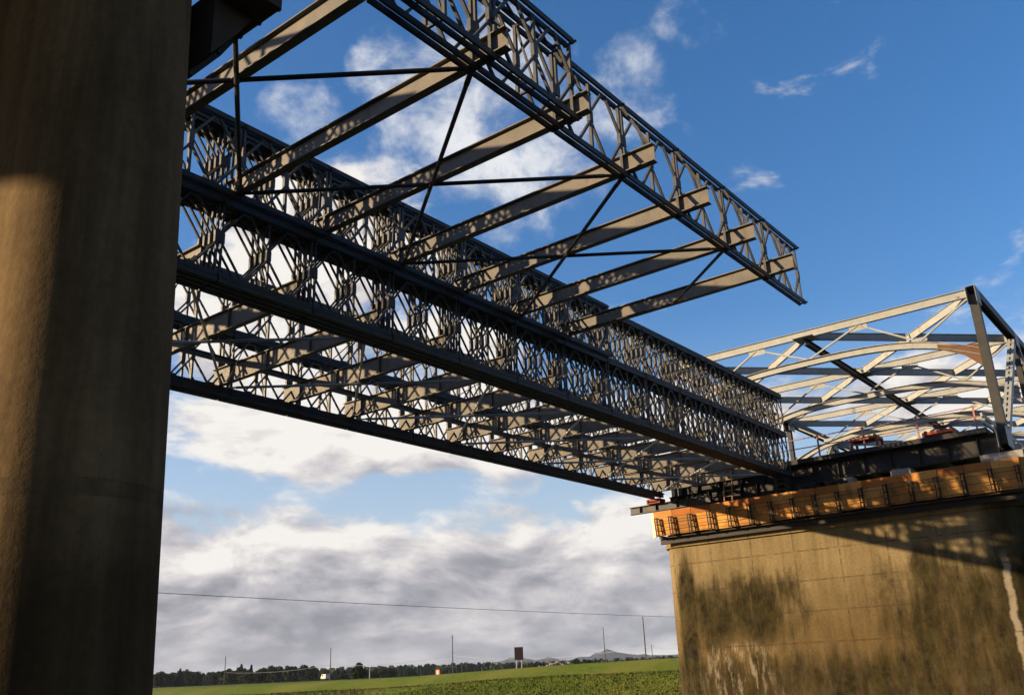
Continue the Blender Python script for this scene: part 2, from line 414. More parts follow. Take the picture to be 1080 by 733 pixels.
mb = MB(); mb.prism(stadium(FX, 7.75, 27.4, 1.4), 6.55, 7.15); cap = mb.build('pier_cap', M['pier'], far)
for y in (8.35,):
    mb = MB(); mb.box(49.2, 51.4, y-.95, y+.95, 8.36, 9.15); mb.build('bearing_pedestal', M['pad'], far)
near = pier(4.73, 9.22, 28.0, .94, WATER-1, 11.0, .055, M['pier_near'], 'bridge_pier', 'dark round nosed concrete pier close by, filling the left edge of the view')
# timber outrigger forms on the river side of the near pier, and the old deck above it, out of view
fw = thing('formwork', 'dark sloping timber formwork flaring out at the head of the near pier', 'formwork', (0,0,0))
def sect(name, poly, ya, yb, mat, parent):                      # X-Z outline extruded along Y
    mb = MB(); n = len(poly)
    mb.v = [(x, ya, z) for x, z in poly]+[(x, yb, z) for x, z in poly]
    for k in range(n):
        q = (k+1) % n; mb.f.append((k, k+n, q+n, q)); mb.mi.append(0)
    mb.f.append(tuple(range(n))); mb.f.append(tuple(reversed(range(n, 2*n)))); mb.mi += [0, 0]
    return mb.build(name, mat, parent)
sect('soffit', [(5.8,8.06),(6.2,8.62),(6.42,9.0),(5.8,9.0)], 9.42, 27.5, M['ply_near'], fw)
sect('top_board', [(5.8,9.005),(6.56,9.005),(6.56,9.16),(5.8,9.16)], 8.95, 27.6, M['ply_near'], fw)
for i in range(14):
    y = 10.0+1.3*i
    mb = MB(); mb.bar((5.84, y, 8.0), (6.24, y, 8.56), .1, .08, (1,0,-.5)); mb.bar((6.26, y, 8.59), (6.48, y, 8.98), .1, .08, (1,0,-.5)); mb.build('bracket', M['black_steel'], fw)
for i in range(4):
    mb = MB(); mb.box(6.563, 6.60, 9.0+i*.45, 9.06+i*.45, 9.03, 9.24); mb.build('form_clip', M['galv'], fw)
dk = thing('bridge_deck', 'old concrete deck out of view above the near pier', 'deck', (0,0,0))
mb = MB(); mb.box(-48, 2.9, 8.0, 26.2, 11.35, 11.75); mb.build('slab', M['pier_near'], dk)  # unseen span, lengthened to shade the pier and block sky light
for y in (9.5, 13.5, 17.5, 21.5, 25.5):
    mb = MB(); mb.ibeam((-48, y, 10.95), (2.9, y, 10.95), .78, .4, .03, .02); mb.build('girder', M['old_dark'], dk)

# ------------------------------------------------------------------ formwork platform on the far pier
wp = thing('work_platform', 'orange plywood formwork platform with black brackets and thin rails along the far pier top', 'platform', (0,0,0))
NB = 16; y0p, y1p = 7.45, 27.05; step = (y1p-y0p)/NB; XF = 48.0
for i in range(NB):
    ya, yb = y0p+i*step+.012, y0p+(i+1)*step-.012
    mb = MB(); tl = random.uniform(-.03, .05); jz = random.uniform(-.05, .03)
    a, b_, c, d = V((XF+.16-tl, ya, 7.22+jz)), V((XF+.16+tl, yb, 7.22+jz)), V((XF+.02, yb, 8.2)), V((XF+.02, ya, 8.2))
    nn = (b_-a).cross(d-a).normalized()*.02
    mid = (a+b_+c+d)/4
    bi = len(mb.v)
    mb.v += [tuple(q) for q in (a-nn,b_-nn,c-nn,d-nn,a+nn,b_+nn,c+nn,d+nn)]
    for q in ((0,3,2,1),(4,5,6,7),(0,1,5,4),(1,2,6,5),(2,3,7,6),(3,0,4,7)):
        mb.f.append(tuple(bi+k for k in q)); mb.mi.append(0)
    mb.build('plywood_panel', M['ply'], wp)
    mb = MB(); mb.box(XF-.02, XF+.03, ya, yb, 8.21, 8.60); mb.build('top_board', M['ply_dark'] if i % 3 else M['ply'], wp)
for i in range(NB+1):
    y = y0p+i*step
    if i == 0: y += .06
    if i == NB: y -= .30
    mb = MB()
    mb.bar((XF-.20, y, 8.22), (XF-.10, y, 7.16), .08, .07)               # outer post
    mb.bar((XF-.20, y+.16, 8.22), (XF-.10, y+.16, 7.16), .045, .05)
    for t in (0.05, .36, .68, .97):
        z = 8.22-1.06*t; x = XF-.20+.10*t
        mb.bar((x, y-.02, z), (x, y+.18, z), .045, .06)
        mb.bar((x, y, z), (x+.24, y, z), .04, .05)
    mb.bar((XF-.1, y, 7.17), (XF+.8, y, 7.17), .06, .09)
    mb.build('bracket', M['black_steel'], wp)
for z, x in ((7.98, XF-.22), (7.60, XF-.19), (7.24, XF-.15)):
    mb = MB(); mb.tube([(x, y0p+.05, z), (x, y1p-.1, z)], .014, 6); mb.build('guard_rail', M['black_steel'], wp)
for y, s in ((y1p, 1), (y0p, -1)):
    mb = MB(); dy = .62*s
    P_ = [(XF-.01, y+.01*s, 8.60), (XF+.15, y+.01*s, 7.2), (XF+.85, y+dy, 7.2), (XF+.78, y+dy, 8.60)]
    mb.v += P_+[(q[0]+.05, q[1]-.03*s, q[2]) for q in P_]
    for q in ((0,1,2,3),(7,6,5,4),(0,4,5,1),(1,5,6,2),(2,6,7,3),(3,7,4,0)):
        mb.f.append(tuple(q if s < 0 else q[::-1])); mb.mi.append(0)
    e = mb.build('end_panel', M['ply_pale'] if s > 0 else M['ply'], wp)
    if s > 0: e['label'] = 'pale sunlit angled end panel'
mb = MB(); mb.box(XF+.04, FX+2.1, y0p+.1, y1p-.1, 8.40, 8.5)
mb.build('walkway_boards', M['ply_dark'], wp)
mb = MB(); mb.box(XF+.18, 48.84, y0p+.15, y1p-.15, 7.06, 7.12); mb.build('soffit_board', M['ply_near'], wp)  # dark colour holds the shade under the platform
mb = MB(); mb.ibeam((48.5, y0p+.2, 6.9), (48.5, y1p-.05, 6.9), .30, .22, .02, .015); mb.build('shade_band_beam', M['black_steel'], wp)  # added dark beam standing in for the shadow band below the forms

# launching gear on the pier top
ob = thing('outrigger_beam', 'grey steel beam sticking out past the left end of the orange platform', 'beam', (48.7, 27, 8.98))
mb = MB(); mb.ibeam((0,-3.4,0), (0,2.0,0), .44, .3, .03, .02); mb.build('beam', M['galv'], ob)
for y in (1.3, .2, -1.2):
    mb = MB(); mb.box(.012, .14, y-.015, y+.015, -.18, .18); mb.box(-.14, -.012, y-.015, y+.015, -.18, .18); mb.build('stiffener', M['galv'], ob)
rl = thing('roller_unit', 'red steel roller under the left truss on the outrigger beam', 'roller', (48.7, 27.2, 9.2))
mb = MB(); mb.box(-.35,.35,-.45,-.38,0.002,.26); mb.box(-.35,.35,.38,.45,0.002,.26); mb.box(-.35,.35,-.38,.38,.002,.05); mb.build('frame', M['red'], rl)
for x in (-.2, .2):
    mb = MB(); mb.tube([(x,-.37,.2),(x,.37,.2)], .1, 14); mb.build('roller', M['red'], rl)
sg = thing('support_girder', 'long dark steel girder lying on the pier top below the panel bridge', 'girder', (49.4, 22, 9.0))
mb = MB(); mb.ibeam((0,-4.2,0.1), (0,4.6,0.1), .95, .35, .04, .03); mb.build('girder', M['old_dark'], sg)
for y in range(-4, 5, 1):
    mb = MB(); mb.box(-.16,-.016, y-.015, y+.015, -.33, .53); mb.build('stiffener', M['old_dark'], sg)
for i, (y, h) in enumerate(((19.2,.9),(17.9,.55),(16.4,.55))):
    s = thing('jacking_block', ('stack of dark timber blocks under the right truss end', 'low dark cribbing block beside the truss end support', 'small dark cribbing block on the pier top below the old bridge deck edge')[i], 'blocks', (48.9, y, 8.5))
    n = int(h/.15)
    for k in range(n):
        mb = MB()
        for j in (-.3, .3):
            if k % 2: mb.box(-.5,.5, j-.1, j+.1, k*.152, k*.152+.148)
            else: mb.box(j-.1, j+.1, -.5,.5, k*.152, k*.152+.148)
        mb.build('timber', M['old_dark'], s)
ld = thing('ladder', 'orange wooden ladder standing on the platform under the bridge end', 'ladder', (47.95, 21.95, 8.62))
for s in (0, .48):
    mb = MB(); mb.bar((0, s, 0), (.35, s, 1.75), .05, .08, (1,0,0)); mb.build('rail', M['wood_ladder'], ld)
for k in range(5):
    mb = MB(); t = .25+.32*k; mb.bar((.35*t/1.75, .03, t), (.35*t/1.75, .45, t), .04, .04); mb.build('rung', M['wood_ladder'], ld)

# ------------------------------------------------------------------ the old through-truss bridge
OB = thing('truss_bridge', 'old green grey steel through truss bridge with arched sway frames standing beyond the far pier', 'bridge', (0,0,0))
X0, PN, NP = 50.5, 9.75, 5
YA, YB, ZL, ZU = 8.25, 26.5, 9.75, 18.0
def perforated(mb, p, q, w, dpt, pitch=.62):
    """box member with a row of slots in both cover plates"""
    p, q = V(p), V(q); d = (q-p); L = d.length; d.normalize()
    side = V((0,1,0)); up = d.cross(side).normalized()
    for s in (-1, 1):
        mb.bar(p+side*s*(w/2-.02), q+side*s*(w/2-.02), .04, dpt, up)
    for f in (-1, 1):
        c0 = up*f*(dpt/2-.012)
        for s in (-1, 1):
            mb.bar(p+c0+side*s*(w/2-.09), q+c0+side*s*(w/2-.09), .10, .024, up)
        n = int(L/pitch)
        for i in range(n+1):
            a = p+c0+d*(i*L/n); mb.bar(a-d*.13, a+d*.13, w-.28, .024, up)
for y in (YA, YB):
    mb = MB()
    for z, h in ((ZU, .46), (ZL, .5)):
        for s in (-1, 1):
            mb.bar((X0-.25, y+s*.19, z), (X0+NP*PN+.25, y+s*.19, z), .05, h)
        mb.bar((X0-.25, y, z+h/2-.015), (X0+NP*PN+.25, y, z+h/2-.015), .33, .03)
    tr = mb.build('truss_chords', M['old_post'], OB)
    for k in range(NP+1):
        x = X0+k*PN; mb = MB()
        if k in (0, NP):
            for s in (-1, 1): mb.bar((x, y+s*.19, ZL), (x, y+s*.19, ZU-.24), .05, .42, (1,0,0))
            mb.bar((x-.2, y, ZL), (x-.2, y, ZU-.24), .33, .024, (1,0,0))
        else:
            mb.ibeam((x, y, ZL+.2), (x, y, ZU-.24), .36, .30, .025, .02, (1,0,0))
        mb.build('vertical_post', M['old_post'], tr)
        for s in (-1, 1):
            mb = MB(); mb.box(x-.55, x+.55, y+s*.228-.009, y+s*.228+.009, ZU-.75, ZU+.18); mb.build('gusset_plate', M['old_paint'], tr)
            mb = MB(); mb.box(x-.65, x+.65, y+s*.228-.009, y+s*.228+.009, ZL-.2, ZL+.8); mb.build('gusset_plate', M['old_paint'], tr)
    for k in range(NP):
        xa, xb = X0+k*PN, X0+(k+1)*PN; mb = MB()
        if k % 2 == 0: perforated(mb, (xa+.35, y, ZL+.3), (xb-.3, y, ZU-.3), .36, .34)
        else: perforated(mb, (xa+.3, y, ZU-.3), (xb-.35, y, ZL+.3), .36, .30)
        mb.build('diagonal', M['old_paint'], tr)
ym = (YA+YB)/2; hw = (YB-YA)/2
for k in range(NP+1):
    x = X0+k*PN
    mb = MB(); mb.ibeam((x, YA+.25, ZU-.06), (x, YB-.25, ZU-.06), .46, .20, .026, .018)
    sf = mb.build('sway_frame', M['old_paint'], OB)
    def arch(t): return ZU-1.62-1.5*abs(t)**3.0              # lower strut, t from -1 to 1
    mb = MB(); pts = [V((x, ym+(hw-.25)*t, arch(t))) for t in [i/14-1 for i in range(29)]]
    for p, q in zip(pts[:-1], pts[1:]):
        d = (q-p); e = d.normalized()*.012
        for s in (-1, 1): mb.bar(p-e, q+e+V((0,0,0)), .30 if False else .28, .025, (0,0,1)) if s > 0 else mb.bar(p-e+V((0,0,-.36)), q+e+V((0,0,-.36)), .28, .025)
        mb.bar(p+V((0,0,-.18)), q+V((0,0,-.18)), .018, .34)
    a = mb.build('arched_strut', M['old_paint'], sf)
    for s in (-1, 1):                                        # haunch plates where the arch meets the posts
        mb = MB(); b = len(mb.v)
        ye = ym+s*(hw-.25); yi = ym+s*(hw-2.2)
        pl_ = [(ye, arch(1)-.95), (ye, arch(1)+.25), (ym+s*(hw-1.2), arch((hw-1.2)/(hw-.25))-.02), (yi, arch((hw-2.2)/(hw-.25))-.1), (yi, arch((hw-2.2)/(hw-.25))-.35), (ym+s*(hw-1.0), arch((hw-1.0)/(hw-.25))-.55)]
        n = len(pl_)
        for xx in (x-.012, x+.012): mb.v += [(xx, y_, z_) for y_, z_ in pl_]
        mb.f.append(tuple(range(b, b+n))); mb.f.append(tuple(reversed(range(b+n, b+2*n)))); mb.mi += [0,0]
        for i in range(n):
            j = (i+1) % n; mb.f.append((b+i, b+n+i, b+n+j, b+j)); mb.mi.append(0)
        mb.build('haunch_plate', M['rust'] if (k == 0 and s < 0) else M['old_paint'], sf)
    # lattice between strut and arch
    for s in (-1, 1):
        nodes = [(8.9, ZU-.3), (6.1, arch(6.1/hw)), (3.05, ZU-.3), (0, arch(0))]
        mb = MB()
        for (ya_, za_), (yb_, zb_) in zip(nodes[:-1], nodes[1:]):
            mb.bar((x, ym+s*ya_, za_), (x, ym+s*yb_, zb_), .09, .09, (1,0,0))
        mb.box(x-.012, x+.012, ym+s*3.05-.5, ym+s*3.05+.5, ZU-.62, ZU-.28)
        mb.box(x-.012, x+.012, ym+s*6.1-.4, ym+s*6.1+.4, arch(6.1/hw)-.02, arch(6.1/hw)+.22)
        mb.build('lattice', M['old_paint'], sf)
for k in range(-1, NP+1):
    for s in (-1, 1):
        # each lateral runs corner to corner over two panels
        xs, ys, xe, ye = X0+k*PN, ym-s*hw, X0+(k+2)*PN, ym+s*hw
        if k == -1: xs, ys = X0+.3, ym
        if k == NP-1: xe, ye = X0+NP*PN, ym
        if k == NP: continue
        d = V((xe-xs, ye-ys, 0)).normalized()
        mb = MB(); zz = ZU-.10-(.0 if s > 0 else .0)
        p = V((xs, ys, zz))+d*.55; q = V((xe, ye, zz))-d*.55
        # split at the middle so crossing laterals butt on a gusset
        m_ = (p+q)/2
        mb.ibeam(p, m_-d*.35, .46, .13, .022, .016); mb.ibeam(m_+d*.35, q, .46, .13, .022, .016)
        mb.build('lateral_brace', M['old_paint'], OB)
for k in range(NP+1):
    mb = MB(); mb.box(X0+k*PN-.6, X0+k*PN+.6, ym-.6, ym+.6, ZU-.36, ZU-.34); mb.build('gusset_plate', M['old_paint'], OB)
mb = MB(); mb.ibeam((X0-.1, ym, ZU-.54), (X0+NP*PN+.1, ym, ZU-.54), .36, .26, .024, .018); mb.build('centre_strut', M['old_dark'], OB)
for k in range(NP+1):
    x = X0+k*PN-(.25 if k == 0 else 0)
    mb = MB(); mb.ibeam((x, YA+.3, ZL+.05), (x, YB-.3, ZL+.05), 1.05, .4, .035, .025)
    if k == 0:
        for i in range(12):
            y = YA+1.2+i*1.42
            mb.box(x-.18, x-.02, y-.012, y+.012, ZL-.43, ZL+.53)
    mb.build('floor_beam', M['old_dark'], OB)
for i in range(9):
    y = YA+1.4+i*1.93
    mb = MB()
    for k in range(NP):
        mb.ibeam((X0+k*PN+.25, y, ZL+.2), (X0+(k+1)*PN-.25, y, ZL+.2), .6, .25, .025, .018)
    mb.build('stringer', M['old_dark'], OB)
mb = MB(); mb.box(X0-.9, X0+NP*PN+.4, YA+.6, YB-.6, ZL+.585, ZL+.83); mb.build('deck_slab', M['old_dark'], OB)
for y in (YA+.75, YB-.75):
    mb = MB()
    for z in (ZL+1.15, ZL+1.5): mb.box(X0-.4, X0+NP*PN, y-.05, y+.05, z, z+.2)
    for k in range(26): mb.box(X0+k*1.9, X0+k*1.9+.12, y-.049, y+.049, ZL+.83, ZL+1.66)
    mb.build('bridge_railing', M['old_paint'], OB)
for i, y in enumerate((13.2, 16.2, 20.0)):
    mb = MB(); mb.box(49.5, 50.4, y-.5, y+.5, 8.36, 9.15); mb.build('bearing_block', M['pad'], OB)

# temporary railing across the open deck end and red gear
sr = thing('safety_railing', 'thin faded red temporary railing across the open end of the old deck', 'railing', (50.0, 0, 10.6))
for i, y in enumerate([9.3, 12.1, 14.9, 17.4, 20.0, 22.4]):
    mb = MB(); mb.box(-.04,.04, y-.04, y+.04, 0, 1.22); mb.build('post', M['pink'], sr)
for z in (.62, 1.15):
    mb = MB(); mb.tube([(-.06, 9.1, z+.03), (-.06, 14.0, z), (-.06, 18.9, z+.02), (-.06, 22.6, z)], .028, 6); mb.build('rail', M['pink'], sr)
def red_rack(y, w, h, lab, x=50.75):
    t = thing('roller_cradle', lab, 'machine', (x, y, 10.59))
    mb = MB()
    mb.box(-.5,.5,-w/2,w/2,h-.16,h-.02)
    for sx in (-.44,.44):
        for sy in (-w/2+.06, w/2-.06): mb.box(sx-.06,sx+.06,sy-.06,sy+.06,.1,h-.16)
    mb.box(-.5,.5,-w/2,w/2,0,.1); mb.build('frame', M['red'], t)
    n = max(2, int(w/.28))
    for i in range(n):
        yy = -w/2+.16+(w-.32)*i/(n-1)
        mb = MB(); mb.tube([(-.42,yy,h),(.42,yy,h)], .09, 10); mb.build('roller', M['rust'], t)
red_rack(15.0, 1.5, .75, 'red steel cradle on the old deck end left of the railing post')
red_rack(11.2, 1.6, .4, 'low red ribbed cradle on the old deck end near the right post')

# ------------------------------------------------------------------ ground, water, hills
def grass_mat(name, c1, c2, c3, sc_=.4):
    c1, c2, c3 = dk_(c1), dk_(c2), dk_(c3)
    m, nt, b = newmat(name); w = worldco(nt)
    n1 = noise(nt, w, .09, 5, .6); n2 = noise(nt, w, 1.3, 6, .7); n3 = noise(nt, w, 6, 3, .6)
    c = ramp(nt, [(.35, c1), (.65, c2)], n2.outputs[0]).outputs[0]
    c = mixc(nt, ramp(nt, [(.45,(0,0,0)), (.65,(1,1,1))], n1.outputs[0]).outputs[0], c, c3)
    nt.links.new(c, b.inputs['Base Color']); b.inputs['Roughness'].default_value = .95; b.inputs['Specular IOR Level'].default_value = .1
    bump(nt, b, math_(nt, 'ADD', n2.outputs[0], n3.outputs[0]), .45, .2)
    return m
M['grass'] = grass_mat('levee_grass', (.11,.165,.011), (.18,.245,.024), (.215,.235,.036))
M['field'] = grass_mat('field_grass', (.05,.07,.02), (.09,.11,.03), (.11,.10,.04))
M['blade'] = grass_mat('tall_grass', (.085,.115,.013), (.14,.17,.024), (.17,.15,.034))
m, nt, b = newmat('river_water'); b.inputs['Base Color'].default_value = (.035,.04,.03,1); b.inputs['Roughness'].default_value = .12
bump(nt, b, noise(nt, mapping(nt, worldco(nt), (1,.6,1)), 1.2, 5, .6).outputs[0], .35, .08); M['water'] = m

crest = [(-60,1.1),(59,.96),(71,.84),(82,.62),(100,.17),(132,-.22),(170,-.36),(400,-.5)]
def crz(y):
    for (a, za), (b_, zb_) in zip(crest[:-1], crest[1:]):
        if y <= b_: return za+(zb_-za)*max(0,(y-a))/(b_-a)
    return crest[-1][1]
from mathutils import noise as mnoise
def hgt(x, y):
    c = crz(y); nz = mnoise.noise(V((x*.25, y*.18, 0)))*.10+mnoise.noise(V((x*.9, y*.7, 3)))*.05
    if x < 14: return -1.8+nz
    if x < 26: return -1.8-(x-14)/12*3.2
    if x < 82: return -5.0
    if x < 96: return -5.0+(x-82)/14*(c-1.55+5.0)+nz            # lower river bank
    if x < 99: return c-1.55+(x-96)/3*.15+nz
    if x < 104: return c-1.4+(x-99)/5*1.4+nz*(104-x)/5*.8
    if x < 108: return c+nz*.1
    f = c*.3+.15
    if x < 120: return c+(f-c)*(x-108)/12+nz*.3
    return f+nz*.5*min(1,120/x)
xs = [-900,-300,-100,-40,-10,0,6,10,14,18,22,26,40,60,76,80]+[82+.7*i for i in range(40)]+[111,114,117,120,126,135,150,175,210,260,330,450,650,1000,1600,2600,4200,7000]
ys = [-5000,-2500,-1200,-600,-300,-150,-80,-40,-10,10,25]+[34+1.1*i for i in range(150)]+[202,208,216,228,245,270,310,370,460,600,850,1300,2200,4000,7000]
mb = MB(); ny = len(ys)
for x in xs:
    for y in ys: mb.v.append((x, y, hgt(x, y)))
for i in range(len(xs)-1):
    for j in range(ny-1):
        mb.f.append((i*ny+j, (i+1)*ny+j, (i+1)*ny+j+1, i*ny+j+1)); mb.mi.append(0 if 80 < xs[i] < 118 else 1)
g = mb.build('ground', [M['grass'], M['field']], None, smooth=True); g['kind'] = 'structure'
mb = MB(); mb.quad((14,-5000,WATER),(95,-5000,WATER),(95,7000,WATER),(14,7000,WATER))
wt = mb.build('river', M['water']); wt['kind'] = 'structure'

# tall rough grass on the lower bank, short grass on the levee face
def blades(name, n, xr, yr, hr, wd, mat, keep=None):
    mb = MB(); r = random.Random(hash(name) % 1000 if False else len(name)*13)
    for _ in range(n):
        x, y = r.uniform(*xr), r.uniform(*yr)
        if keep and not keep(x, y, r): continue
        z = hgt(x, y)-.05; h = r.uniform(*hr); a = r.uniform(0, 6.28); ln = r.uniform(-.35,.35)*h; l2 = r.uniform(-.3,.3)*h
        w = wd*r.uniform(.6,1.5); dx, dy = math.cos(a)*w, math.sin(a)*w
        b = len(mb.v)
        mb.v += [(x-dx, y-dy, z), (x+dx, y+dy, z), (x+dx*.6+ln*.4, y+dy*.6+l2*.4, z+h*.6), (x-dx*.6+ln*.4, y-dy*.6+l2*.4, z+h*.6), (x+ln, y+l2, z+h)]
        mb.f += [(b,b+1,b+2,b+3), (b+3,b+2,b+4)]; mb.mi += [0,0]
    o = mb.build(name, mat); o['kind'] = 'stuff'; return o
def kp(x, y, r):
    v = mnoise.noise(V((x*.12, y*.09, 8)))
    return v > -.25 or r.random() < .25
blades('tall_grass', 50000, (86, 98.2), (34, 165), (.08, .30), .06, M['blade'], kp)

# hills
mb = MB()
def ridge(pts, depth, seed):
    n = len(pts); b = len(mb.v)
    R_ = 9
    for j in range(R_+1):
        t = j/R_
        for i, (x, y, z) in enumerate(pts):
            k = 1+depth*(t-.5)*2/math.hypot(x, y)*1.0
            s = math.sin(math.pi*t)**.8
            zz = -5+(z+5)*s*(1+.22*mnoise.noise(V((i*.6, j*.7, seed))))
            mb.v.append((x*k, y*k, zz if 0 < j < R_ else -8))
    for j in range(R_):
        for i in range(n-1):
            mb.f.append((b+j*n+i, b+j*n+i+1, b+(j+1)*n+i+1, b+(j+1)*n+i)); mb.mi.append(0)
prof = [(120,22),(170,30),(220,36),(300,40),(360,46),(420,56),(455,60),(485,56),(520,76),(538,84),(548,104),(556,118),(563,100),(575,84),(588,104),(598,90),(610,68),(625,92),(638,118),(650,128),(664,112),(680,92),(700,86),(730,80),(800,90),(900,70),(1050,60),(1200,40)]
def bear(px, d):                                              # bearing of the far ridge stations, metres
    a = rad(37.7)-math.atan((px-553)/1025.0); return d*math.cos(a), d*math.sin(a)
fine = []
for (a, za), (b_, zb_) in zip(prof[:-1], prof[1:]):
    n = max(2, int((b_-a)/5))
    for i in range(n):
        t = i/n; px = a+(b_-a)*t; z = (za+(zb_-za)*t)*.58+3*mnoise.noise(V((px*.15, 0, 0)))
        x, y = bear(px-10, 6300); fine.append((x, y, z*1.5))
ridge(fine, 700, 2.0)
fine2 = [(*bear(px, 2300), 9+5*mnoise.noise(V((px*.02, 5, 0)))+3*mnoise.noise(V((px*.2, 9, 0)))+(10 if px < 520 else 4)*math.exp(-((px-470)/60)**2)+max(0,(px-560))*.03) for px in range(60, 1200, 6)]
ridge(fine2, 500, 6.0)
M['hill'] = grass_mat('forested_hill', (.018,.028,.028), (.03,.042,.038), (.026,.034,.032))  # forest green pushed to blue: some distance haze is in the colour
hl = mb.build('hills', M['hill'], None, smooth=True); hl['kind'] = 'structure'

# ------------------------------------------------------------------ trees
M['leaf'] = grass_mat('dark_foliage', (.022,.04,.014), (.05,.075,.022), (.045,.055,.02))
M['leaf2'] = grass_mat('broadleaf_foliage', (.03,.05,.015), (.06,.085,.025), (.05,.06,.02))
M['bark'] = M['pole_wood']
def crown_mesh(kind, h, r, seed, n=1700):
    rr = random.Random(seed); mb = MB()
    lobes = [(rr.uniform(-.5,.5)*r, rr.uniform(-.5,.5)*r, h*rr.uniform(.22,.82), r*rr.uniform(.38,.62)) for _ in range(11)]
    for _ in range(n):
        if kind == 'conifer':
            t = rr.random()**.75; z = h*(.10+.9*t); tier = .75+.25*math.sin(t*38+seed)
            R_ = r*(1-t)**.8*tier*rr.uniform(.25,1.05)+.05; a = rr.uniform(0,6.283)
            p = V((R_*math.cos(a), R_*math.sin(a), z-R_*.35)); s = .05*h*rr.uniform(.5,1.1)
        else:
            L = rr.choice(lobes); u = V((rr.gauss(0,1), rr.gauss(0,1), rr.gauss(0,1))).normalized()*L[3]*rr.random()**.4
            p = V((L[0]+u.x, L[1]+u.y, L[2]+u.z*.9)); s = .06*h*rr.uniform(.4,1.0)
        a = V((rr.gauss(0,1), rr.gauss(0,1), rr.gauss(0,.6))).normalized(); c = a.cross(V((rr.gauss(0,1),rr.gauss(0,1),rr.gauss(0,1)))).normalized()
        mb.quad(p-a*s-c*s*.5, p+a*s-c*s*.6, p+a*s*.8+c*s*.5, p-a*s*.9+c*s*.6)
    return mb
def trunk_mb(h, r):
    mb = MB(); mb.tube([(0,0,-.5),(.02*h,0,h*.3),(0,.02*h,h*.6),(0,0,h*.9)], [r, r*.75, r*.45, r*.08], 7)
    for i in range(6):
        a = i*1.05; z = h*(.3+.08*i); L = h*.22*(1-.08*i)
        mb.tube([(0,0,z),(L*math.cos(a)*.6,L*math.sin(a)*.6,z+L*.35),(L*math.cos(a),L*math.sin(a),z+L*.6)], [r*.35,r*.22,r*.05], 5)
    return mb
protos = []
for i, (kd, h, r, nm) in enumerate((('conifer',10,2.3,'conifer_tree'),('broad',8,3.4,'broadleaf_tree'),('conifer',8.5,2.2,'conifer_tree'),('broad',7,3.3,'broadleaf_tree'),('conifer',11.5,2.2,'conifer_tree'))):
    cm = crown_mesh(kd, h, r, 11+i).mesh('crown', M['leaf'] if kd == 'conifer' else M['leaf2'])
    tm = trunk_mb(h, .22).mesh('trunk', M['bark']); protos.append((kd, nm, cm, tm, h))
def plant(i, x, y, s, lab, group=None, z=None, rz=0):
    kd, nm, cm, tm, h = protos[i]
    t = thing(nm, lab, 'tree', (x, y, hgt(x, y)-.2 if z is None else z), group); t.scale = (s, s, s); t.rotation_euler.z = rz
    link('trunk', tm, t); link('crown', cm, t); return t
rt = random.Random(5)
for i in range(105):
    px = 150+rt.random()*290; d = rt.uniform(430, 620)
    x, y = bear(px, d); k = rt.choice((1,1,1,3,3,2,3,3,1,3,1,3,1,1,3))
    s = rt.uniform(.75,1.15)*(1.0 if px < 335 else .62)*d/470
    kd = protos[k][0]
    plant(k, x, y, s, 'dark pointed conifer in the far treeline behind the grassy levee' if kd == 'conifer' else 'dark rounded broadleaf tree in the far treeline behind the grassy levee',
          'conifers in the far treeline' if kd == 'conifer' else 'broadleaf trees in the far treeline', None, rt.random()*6)
x, y = bear(264, 425); plant(4, x, y, .66, 'tallest ragged tree standing up above the far left treeline')
x, y = bear(378.5, 285); plant(1, x, y, .70, 'single dense dark rounded tree beside the second utility pole')
for i in range(24):
    px = 560+rt.random()*190; d = rt.uniform(380, 560); x, y = bear(px, d); k = rt.choice((1,3))
    plant(k, x, y, rt.uniform(.45,.75), 'low dark bushy tree in the hedge line behind the levee on the right', 'low trees behind the levee on the right', None, rt.random()*6)
# far-off wood
mb = MB(); rf = random.Random(9)
for _ in range(3800):
    px = 100+rf.random()*1000; d = rf.uniform(700, 1500); x, y = bear(px, d)
    h = rf.uniform(6, 12)*(d/1000)*(1.15 if px < 520 else 1.0); w = h*rf.uniform(.25,.5)
    z0 = hgt(x, y)-.5
    for s in range(3):
        a = rf.uniform(0,3.14); dx, dy = math.cos(a)*w, math.sin(a)*w; zt = z0+h*rf.uniform(.7,1)
        mb.quad((x-dx,y-dy,z0),(x+dx,y+dy,z0),(x+dx*rf.uniform(.1,.5),y+dy*.3,zt),(x-dx*.4,y-dy*rf.uniform(.1,.5),zt*.97))
fo = mb.build('distant_forest', M['leaf']); fo['kind'] = 'stuff'

# ------------------------------------------------------------------ poles, wires, sign, vehicles
def pole(x, y, z1, lab, arm=True, r=.16):
    z0 = hgt(x, y)-.3
    t = thing('utility_pole', lab, 'utility pole', (x, y, z0), 'utility poles behind the levee')
    H = z1-z0
    mb = MB(); mb.tube([(0,0,0),(0,0,H)], [r, r*.6], 8); mb.build('pole', M['pole_wood'], t)
    if arm:
        mb = MB(); mb.bar((-.75,-.95,H-.7),(.75,.95,H-.7), .12, .12); mb.build('crossarm', M['pole_wood'], t)
        for s in (-.9, 0, .9):
            mb = MB(); mb.tube([(.75*s,.95*s,H-.64),(.75*s,.95*s,H-.4)], .06, 6); mb.build('insulator', M['pale_wire'], t)
pole(172.6, 245.4, 8.0, 'leftmost utility pole, thin, in front of the far treeline', False)
pole(186.9, 215.2, 8.95, 'plain utility pole beside the single dense dark tree', False)
pole(197.1, 177.1, 10.6, 'utility pole with crossarm near the orange shed')
pole(251.7, 163.2, 12.4, 'slim utility pole between the brown sign and the far pier', False)
pole(189.4, 111.9, 10.98, 'tall utility pole closest to the far pier', False, .17)
pole(240.2, 139.8, 6.2, 'short utility pole beside the tall pole next to the far pier', True, .13)
